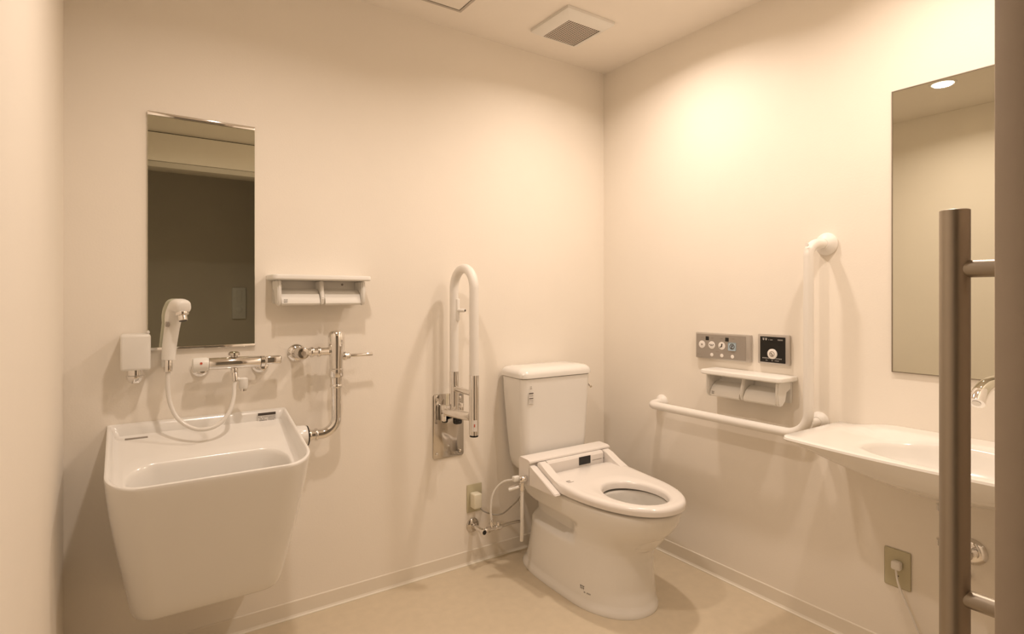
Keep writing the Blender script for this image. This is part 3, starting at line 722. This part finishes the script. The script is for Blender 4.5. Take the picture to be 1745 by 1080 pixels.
# ------------------------------------------------------------------ slop sink (ostomate sink)
sk = thing('slop_sink', 'large white wall-hung slop sink with a deep bucket front, below the narrow mirror', 'sink', (-1.9, 0, .265))
SC = -1.894
def rimz(y):  # sloping rim, high at the wall
    return .795 - .100 * min(1, max(0, -y) / .42) ** 1.0
def sring(hw, yb, yf, zfun, r, rb=.004, cx=SC):
    return [Vector((x, y, zfun(y))) for x, y in rrect(cx - hw, cx + hw, yf, yb, [rb, rb, r, r], 12)]
def densify(r):
    return r
zb = .270
def bl(f, zb0=zb): return lambda y: zb0 + (rimz(y) - zb0) * f + (0)
def dense(rs, k=4):
    cols = list(zip(*rs)); out = None
    dc = [crom(c, k) for c in cols]
    return [list(r) for r in zip(*dc)]
def pl(y): return .755 - .30 * max(0, -y - .03)
outer = [sring(.176, -.0005, -.215, lambda y: .245, .05), sring(.199, -.0005, -.245, lambda y: .248, .06), sring(.209, -.0005, -.265, lambda y: .264, .068),
         sring(.218, -.0005, -.290, bl(.12, .25), .075), sring(.231, -.0005, -.325, bl(.30, .25), .08), sring(.248, -.0005, -.362, bl(.52, .25), .085), sring(.263, -.0005, -.396, bl(.76, .25), .09), sring(.2705, -.0005, -.419, bl(.94, .25), .092), sring(.2725, -.0005, -.424, bl(.988, .25), .092)]
outer = dense(outer, 4)
rim = [sring(.2718, -.0005, -.4235, lambda y: rimz(y) - .0008, .092), sring(.270, -.002, -.4218, lambda y: rimz(y) + .0006, .091), sring(.2655, -.006, -.4173, lambda y: rimz(y) + .0008, .087), sring(.2625, -.010, -.4145, lambda y: rimz(y) - .0015, .085, .008), sring(.2605, -.0125, -.4122, lambda y: rimz(y) - .006, .083, .010)]
inner = [sring(.257, -.017, -.408, lambda y: rimz(y) - .014 if y < -.1 else .783 + (rimz(y) - .797) * .5, .080, .015),
         sring(.252, -.0205, -.402, lambda y: max(pl(y) + .004, .757 + y * .1) if y > -.06 else pl(y) + .012, .078, .018),
         sring(.246, -.028, -.398, lambda y: pl(y) + .001, .076, .024),
         sring(.240, -.045, -.394, lambda y: pl(y), .074, .032)]
W0 = [Vector((x, y, pl(y))) for x, y in rrect(-2.122, -1.668, -.388, -.200, [.085, .085, .072, .072], 12)]
def wr(i, d, f=1.):
    return [Vector((x, y, d if d > .3 else pl(y) * f + .5 * (1 - f) - d)) for x, y in rrect(-2.122 + i, -1.668 - i, -.388 + i, -.200 - i, [.083 - i * .5, .083 - i * .5, .070 - i * .5, .070 - i * .5], 12)]
w2 = [[a.lerp(b, f) for a, b in zip(inner[-1], W0)] for f in (.35, .7)]
for r in w2:
    for p in r: p.z = pl(p.y)
inner += w2 + [W0, wr(.0025, .0015), wr(.0055, .006), wr(.008, .014), wr(.012, .035), wr(.018, .600), wr(.026, .54), wr(.036, .49), wr(.052, .455), wr(.072, .44), wr(.088, .436)]
bm = nb(); loft(bm, outer + rim + inner); sb = part('sink_body', bm, 'ceramic', sk, ang=40)
bm = nb(); lathe(bm, (-1.635, -.075, .695), (1, 0, 0), [(-.02, .041), (.030, .0405), (.062, .039), (.070, .036)], 36); part('inlet_boss', bm, 'ceramic', sk)
bm = nb(); lathe(bm, (-1.635, -.075, .695), (1, 0, 0), [(.0702, .0365), (.0745, .0365)], 36); part('gasket', bm, 'black', sk, 'black rubber gasket')
# labels
bm = nb(); marks(bm, (-1.722, -.0225, .757), (1, 0, 0), (0, 0, 1), [(0, .062, -.006, .030)], .0006); lb = part('warning_label', bm, 'paper', sk, smooth=False)
bm = nb(); marks(bm, (-1.722, -.0232, .757), (1, 0, 0), (0, 0, 1), [(.001, .061, .020, .0295)] + textish(.058, .003, .002, .013, 14) + textish(.058, .003, .002, .007, 14) + textish(.05, .003, .006, .001, 12), .0004); part('print', bm, 'ink', lb, smooth=False)
bm = nb(); marks(bm, (-2.119, -.047, pl(-.047) + .0004), (1, 0, 0), (0, .958, .287), [(0, .062, 0, .010)] , .0006); part('maker_mark', bm, 'inkgrey', sk, smooth=False)

# mixing tap on the wall over the sink
fx0, fx1, fz, fo = -1.885, -1.722, .980, .072
t = thing('wall_mixer_tap', 'chrome wall mixer tap with a white dial at its left end, over the slop sink', 'tap', (-1.80, 0, .95))
bm = nb(); cyl(bm, (fx0, -fo, fz), (fx1, -fo, fz), .0205, n=36, bev=.003); part('tap_body', bm, 'chrome', t)
bm = nb(); lathe(bm, (fx0 - .0005, -fo, fz), (-1, 0, 0), [(0, .0215), (.004, .0215), (.005, .0235), (.040, .0235), (.046, .021), (.048, .012), (.048, 0)], 32, True, False); kn = part('temperature_dial', bm, 'plastic', t, 'white dial')
bm = nb(); wrap2 = []
for s in (0, 1):
    pass
cyl(bm, (fx0 - .024, -fo - .0230, fz + .006), (fx0 - .024, -fo - .0242, fz + .0062), .004, n=12); part('red_mark', bm, 'red', kn)
bm = nb(); lathe(bm, (fx1 + .0005, -fo, fz), (1, 0, 0), [(0, .0205), (.012, .0205), (.016, .017)], 32); box(bm, fx1 + .014, fx1 + .070, -fo - .018, -fo + .014, fz - .012, fz + .018, .008, 3); part('lever_handle', bm, 'chrome', t)
for x in (fx0 - .018, fx1 + .012):
    bm = nb(); lathe(bm, (x, -.0004, fz - .022), (0, -1, 0), [(0, .029), (.004, .029), (.012, .023), (.016, .014)], 32); cyl(bm, (x, -.014, fz - .022), (x, -fo - .002, fz - .016), .0145, n=20, bev=.003)
    part('wall_rosette', bm, 'chrome', t)
mx = (fx0 + fx1) / 2 - .002
bm = nb(); lathe(bm, (mx, -fo + .006, fz + .018), (0, 0, 1), [(0, .012), (.006, .012), (.008, .019), (.016, .018), (.020, .012), (.021, 0)], 28, True, False); part('top_knob', bm, 'polish', t)
bm = nb(); cyl(bm, (mx, -fo, fz - .018), (mx, -fo, fz - .036), .012, n=20, bev=.002); cyl(bm, (mx, -fo - .004, fz - .034), (mx + .002, -fo - .010, fz - .064), .010, n=20, bev=.002); part('hose_outlet', bm, 'chrome', t)
bm = nb(); cyl(bm, (mx + .006, -fo - .010, fz - .054), (mx + .026, -fo - .012, fz - .064), .006, n=14)
lathe(bm, (mx + .027, -fo - .012, fz - .052), (0, 0, -1), [(0, .008), (.004, .0145), (.034, .0145), (.038, .012)], 24); sp = part('drip_spout', bm, 'plastic', t, 'short white capped spout')
bm = nb(); cyl(bm, (mx + .027, -fo - .012, fz - .0902), (mx + .027, -fo - .012, fz - .098), .0105, n=20); part('spout_tip', bm, 'chrome', sp)

# hand shower on its hook with hose
HX = -1.996
t = thing('hand_shower', 'white hand shower standing upright in front of the narrow mirror', 'shower', (HX, -.09, .955))
bm = nb()
hp = crom([(HX - .006, -.088, 1.005), (HX - .003, -.090, 1.05), (HX + .003, -.094, 1.10), (HX + .009, -.100, 1.14)], 6)
tube(bm, hp, [.0200 + .0025 * i / len(hp) for i in range(len(hp))], 24); hd = part('shower_handle', bm, 'plastic', t)
bm = nb()
# head: rounded-rectangular sections that sweep up and over to the front
def hsec(c, d, wx, wy, n=28):
    c = Vector(c); d = Vector(d).normalized(); u = Vector((1, -.25, 0)).normalized(); u = (u - d * u.dot(d)).normalized(); v = d.cross(u)
    out = []
    for k in range(n):
        a = 2 * PI * k / n; cc, ss = math.cos(a), math.sin(a)
        out.append(c + u * math.copysign(abs(cc) ** .75, cc) * wx + v * math.copysign(abs(ss) ** .75, ss) * wy)
    return out
secs = [((HX + .004, -.098, 1.120), (.08, -.05, 1), .0205, .0205), ((HX + .006, -.100, 1.142), (.1, -.1, 1), .0225, .0225), ((HX + .010, -.104, 1.161), (.2, -.35, 1), .0235, .0230),
        ((HX + .015, -.113, 1.174), (.3, -.8, .6), .0238, .0225), ((HX + .022, -.128, 1.179), (.35, -1, .05), .0240, .0225), ((HX + .029, -.143, 1.176), (.35, -1, -.15), .0238, .0230), ((HX + .033, -.153, 1.174), (.35, -1, -.25), .0215, .0205), ((HX + .034, -.157, 1.173), (.35, -1, -.3), .0150, .0140)]
loft(bm, dense([hsec(*q) for q in secs], 4)); part('shower_head', bm, 'plastic', t, ang=60)
hd_ = Vector((HX + .028, -.141, 1.157))
nd = Vector((.10, -.25, -1)).normalized()
bm = nb(); lathe(bm, hd_, nd, [(0, .0195), (.005, .020), (.009, .018), (.011, .0135), (.025, .0140), (.027, .0125)], 28); part('shower_nozzle', bm, 'chrome', t, 'chrome nozzle')
bm = nb(); e_ = hd_ + nd * .0272; lathe(bm, e_, nd, [(0, .0115), (.0006, .0115)], 20); part('nozzle_opening', bm, 'dark', t)
bm = nb(); box(bm, HX - .016, HX - .006, -.124, -.114, 1.112, 1.128, .002); part('shower_button', bm, 'grey', t)
bm = nb(); cyl(bm, (HX - .006, -.088, 1.0048), (HX - .007, -.0875, .965), .0125, n=24, bev=.002); part('hose_coupling', bm, 'chrome', t, 'chrome hose coupling')
t = thing('shower_hook', 'small white wall hook holding the hand shower at its foot', 'hook', (HX, 0, 1.00))
bm = nb(); box(bm, HX - .022, HX + .006, -.010, -.0004, .972, 1.022, .003, 2); part('hook_plate', bm, 'plastic', t)
bm = nb(); cyl(bm, (HX - .006, -.010, 1.000), (HX - .006, -.068, 1.000), .007, n=14); part('hook_arm', bm, 'plastic', t)
bm = nb()
tube(bm, crom([(HX - .007, -.0875, .9645), (HX - .008, -.088, .92), (HX - .002, -.092, .865), (HX + .018, -.105, .815), (HX + .055, -.125, .783), (HX + .095, -.135, .774), (HX + .135, -.130, .785), (HX + .168, -.115, .818), (HX + .184, -.098, .862), (HX + .188, -.086, .900), (mx + .002, -fo - .010, fz - .066)], 8), .0068, 16)
single('shower_hose', bm, 'hose', 'white shower hose looping down over the slop sink from the hand shower', 'hose', (HX + .09, -.1, .85))

# soap dispenser
t = thing('soap_dispenser', 'white soap dispenser box with a chrome push spout, left of the narrow mirror', 'soap dispenser', (-2.095, 0, .93))
bm = nb(); box(bm, -2.131, -2.050, -.095, -.0004, .975, 1.088, .008, 3); part('dispenser_body', bm, 'plastic', t)
bm = nb(); box(bm, -2.060, -2.052, -.05, -.01, 1.0882, 1.096, .002); part('lid_catch', bm, 'plastic', t)
bm = nb(); lathe(bm, (-2.092, -.060, .9748), (0, 0, -1), [(0, .022), (.017, .022), (.019, .0245), (.029, .0235), (.041, .016), (.046, 0)], 28, True, False); part('push_spout', bm, 'chrome', t, 'chrome push spout')

# flush valve
t = thing('flush_valve', 'chrome flush valve with side lever, piped into the right side of the slop sink', 'flush valve', (-1.46, 0, .70))
vz = 1.003; vo = .082; vx = -1.456
bm = nb(); lathe(bm, (-1.582, -.0004, .996), (0, -1, 0), [(0, .034), (.004, .034), (.012, .028), (.016, .020)], 36); part('wall_rosette', bm, 'chrome', t)
bm = nb(); cyl(bm, (-1.582, -.014, .998), (-1.582, -.105, 1.002), .0215, n=28, bev=.004); cyl(bm, (-1.582, -.1052, 1.002), (-1.582, -.108, 1.002), .009, n=16); part('stop_screw_body', bm, 'polish', t)
bm = nb(); cyl(bm, (-1.570, -vo, vz), (vx - .018, -vo, vz), .0150, n=24)
for a in (-1.553, -1.528, -1.480): cyl(bm, (a, -vo, vz), (a + .012, -vo, vz), .0195, n=24, bev=.003)
part('inlet_pipe', bm, 'chrome', t)
bm = nb(); lathe(bm, (vx, -vo, .905), (0, 0, 1), [(0, .025), (.004, .0275), (.030, .0275), (.033, .0245), (.075, .0265), (.115, .0310), (.148, .0310), (.164, .0285), (.173, .021), (.176, 0)], 36, True, False); vb = part('valve_body', bm, 'chrome', t)
bm = nb(); cyl(bm, (vx - .0285, -vo - .012, 1.003), (vx - .0305, -vo - .0125, 1.003), .006, n=12); part('vacuum_port', bm, 'black', vb)
bm = nb(); cyl(bm, (vx + .018, -vo, .982), (vx + .052, -vo, .982), .0135, n=24, bev=.003); cyl(bm, (vx + .028, -vo, .982), (vx + .038, -vo, .982), .017, n=24, bev=.002)
cyl(bm, (vx + .050, -vo, .982), (vx + .142, -vo, .984), .0062, .0078, n=16, bev=.002); part('flush_lever', bm, 'chrome', t)
bm = nb(); lathe(bm, (vx, -vo, .865), (0, 0, 1), [(0, .0215), (.003, .0235), (.010, .0235), (.013, .0215), (.039, .0225)], 32); part('coupling_nut', bm, 'chrome', t)
bm = nb(); tube(bm, fillet([(vx, -vo, .866), (vx, -vo, .695), (-1.556, -.075, .695)], [.058], 12), .0190, 28)
for a in (-1.5590, -1.535): cyl(bm, (a, -.075, .695), (a + .011, -.0755, .695), .0235, n=28, bev=.003)
part('flush_pipe', bm, 'chrome', t)

# ------------------------------------------------------------------ camera and render look
cd = bpy.data.cameras.new('camera'); co = bpy.data.objects.new('camera', cd); COL.objects.link(co)
co.location = (-2.117, -2.238, 1.205)
yaw = math.atan2(.8268, .5625)
co.rotation_euler = (PI / 2, 0, yaw - PI / 2)
cd.sensor_fit = 'HORIZONTAL'; cd.sensor_width = 36; cd.lens = 36 * 968 / 1745
cd.shift_y = -(540 - 507) / 1745; cd.clip_start = .02
S.camera = co
w = bpy.data.worlds.new('world'); S.world = w; w.use_nodes = True
w.node_tree.nodes['Background'].inputs['Color'].default_value = (.5, .42, .33, 1); w.node_tree.nodes['Background'].inputs['Strength'].default_value = .02
S.view_settings.view_transform = 'Standard'; S.view_settings.look = 'None'; S.view_settings.exposure = 0; S.view_settings.gamma = 1
S.view_settings.use_curve_mapping = False
for o in bpy.data.objects:
    if '_o' in o: del o['_o']
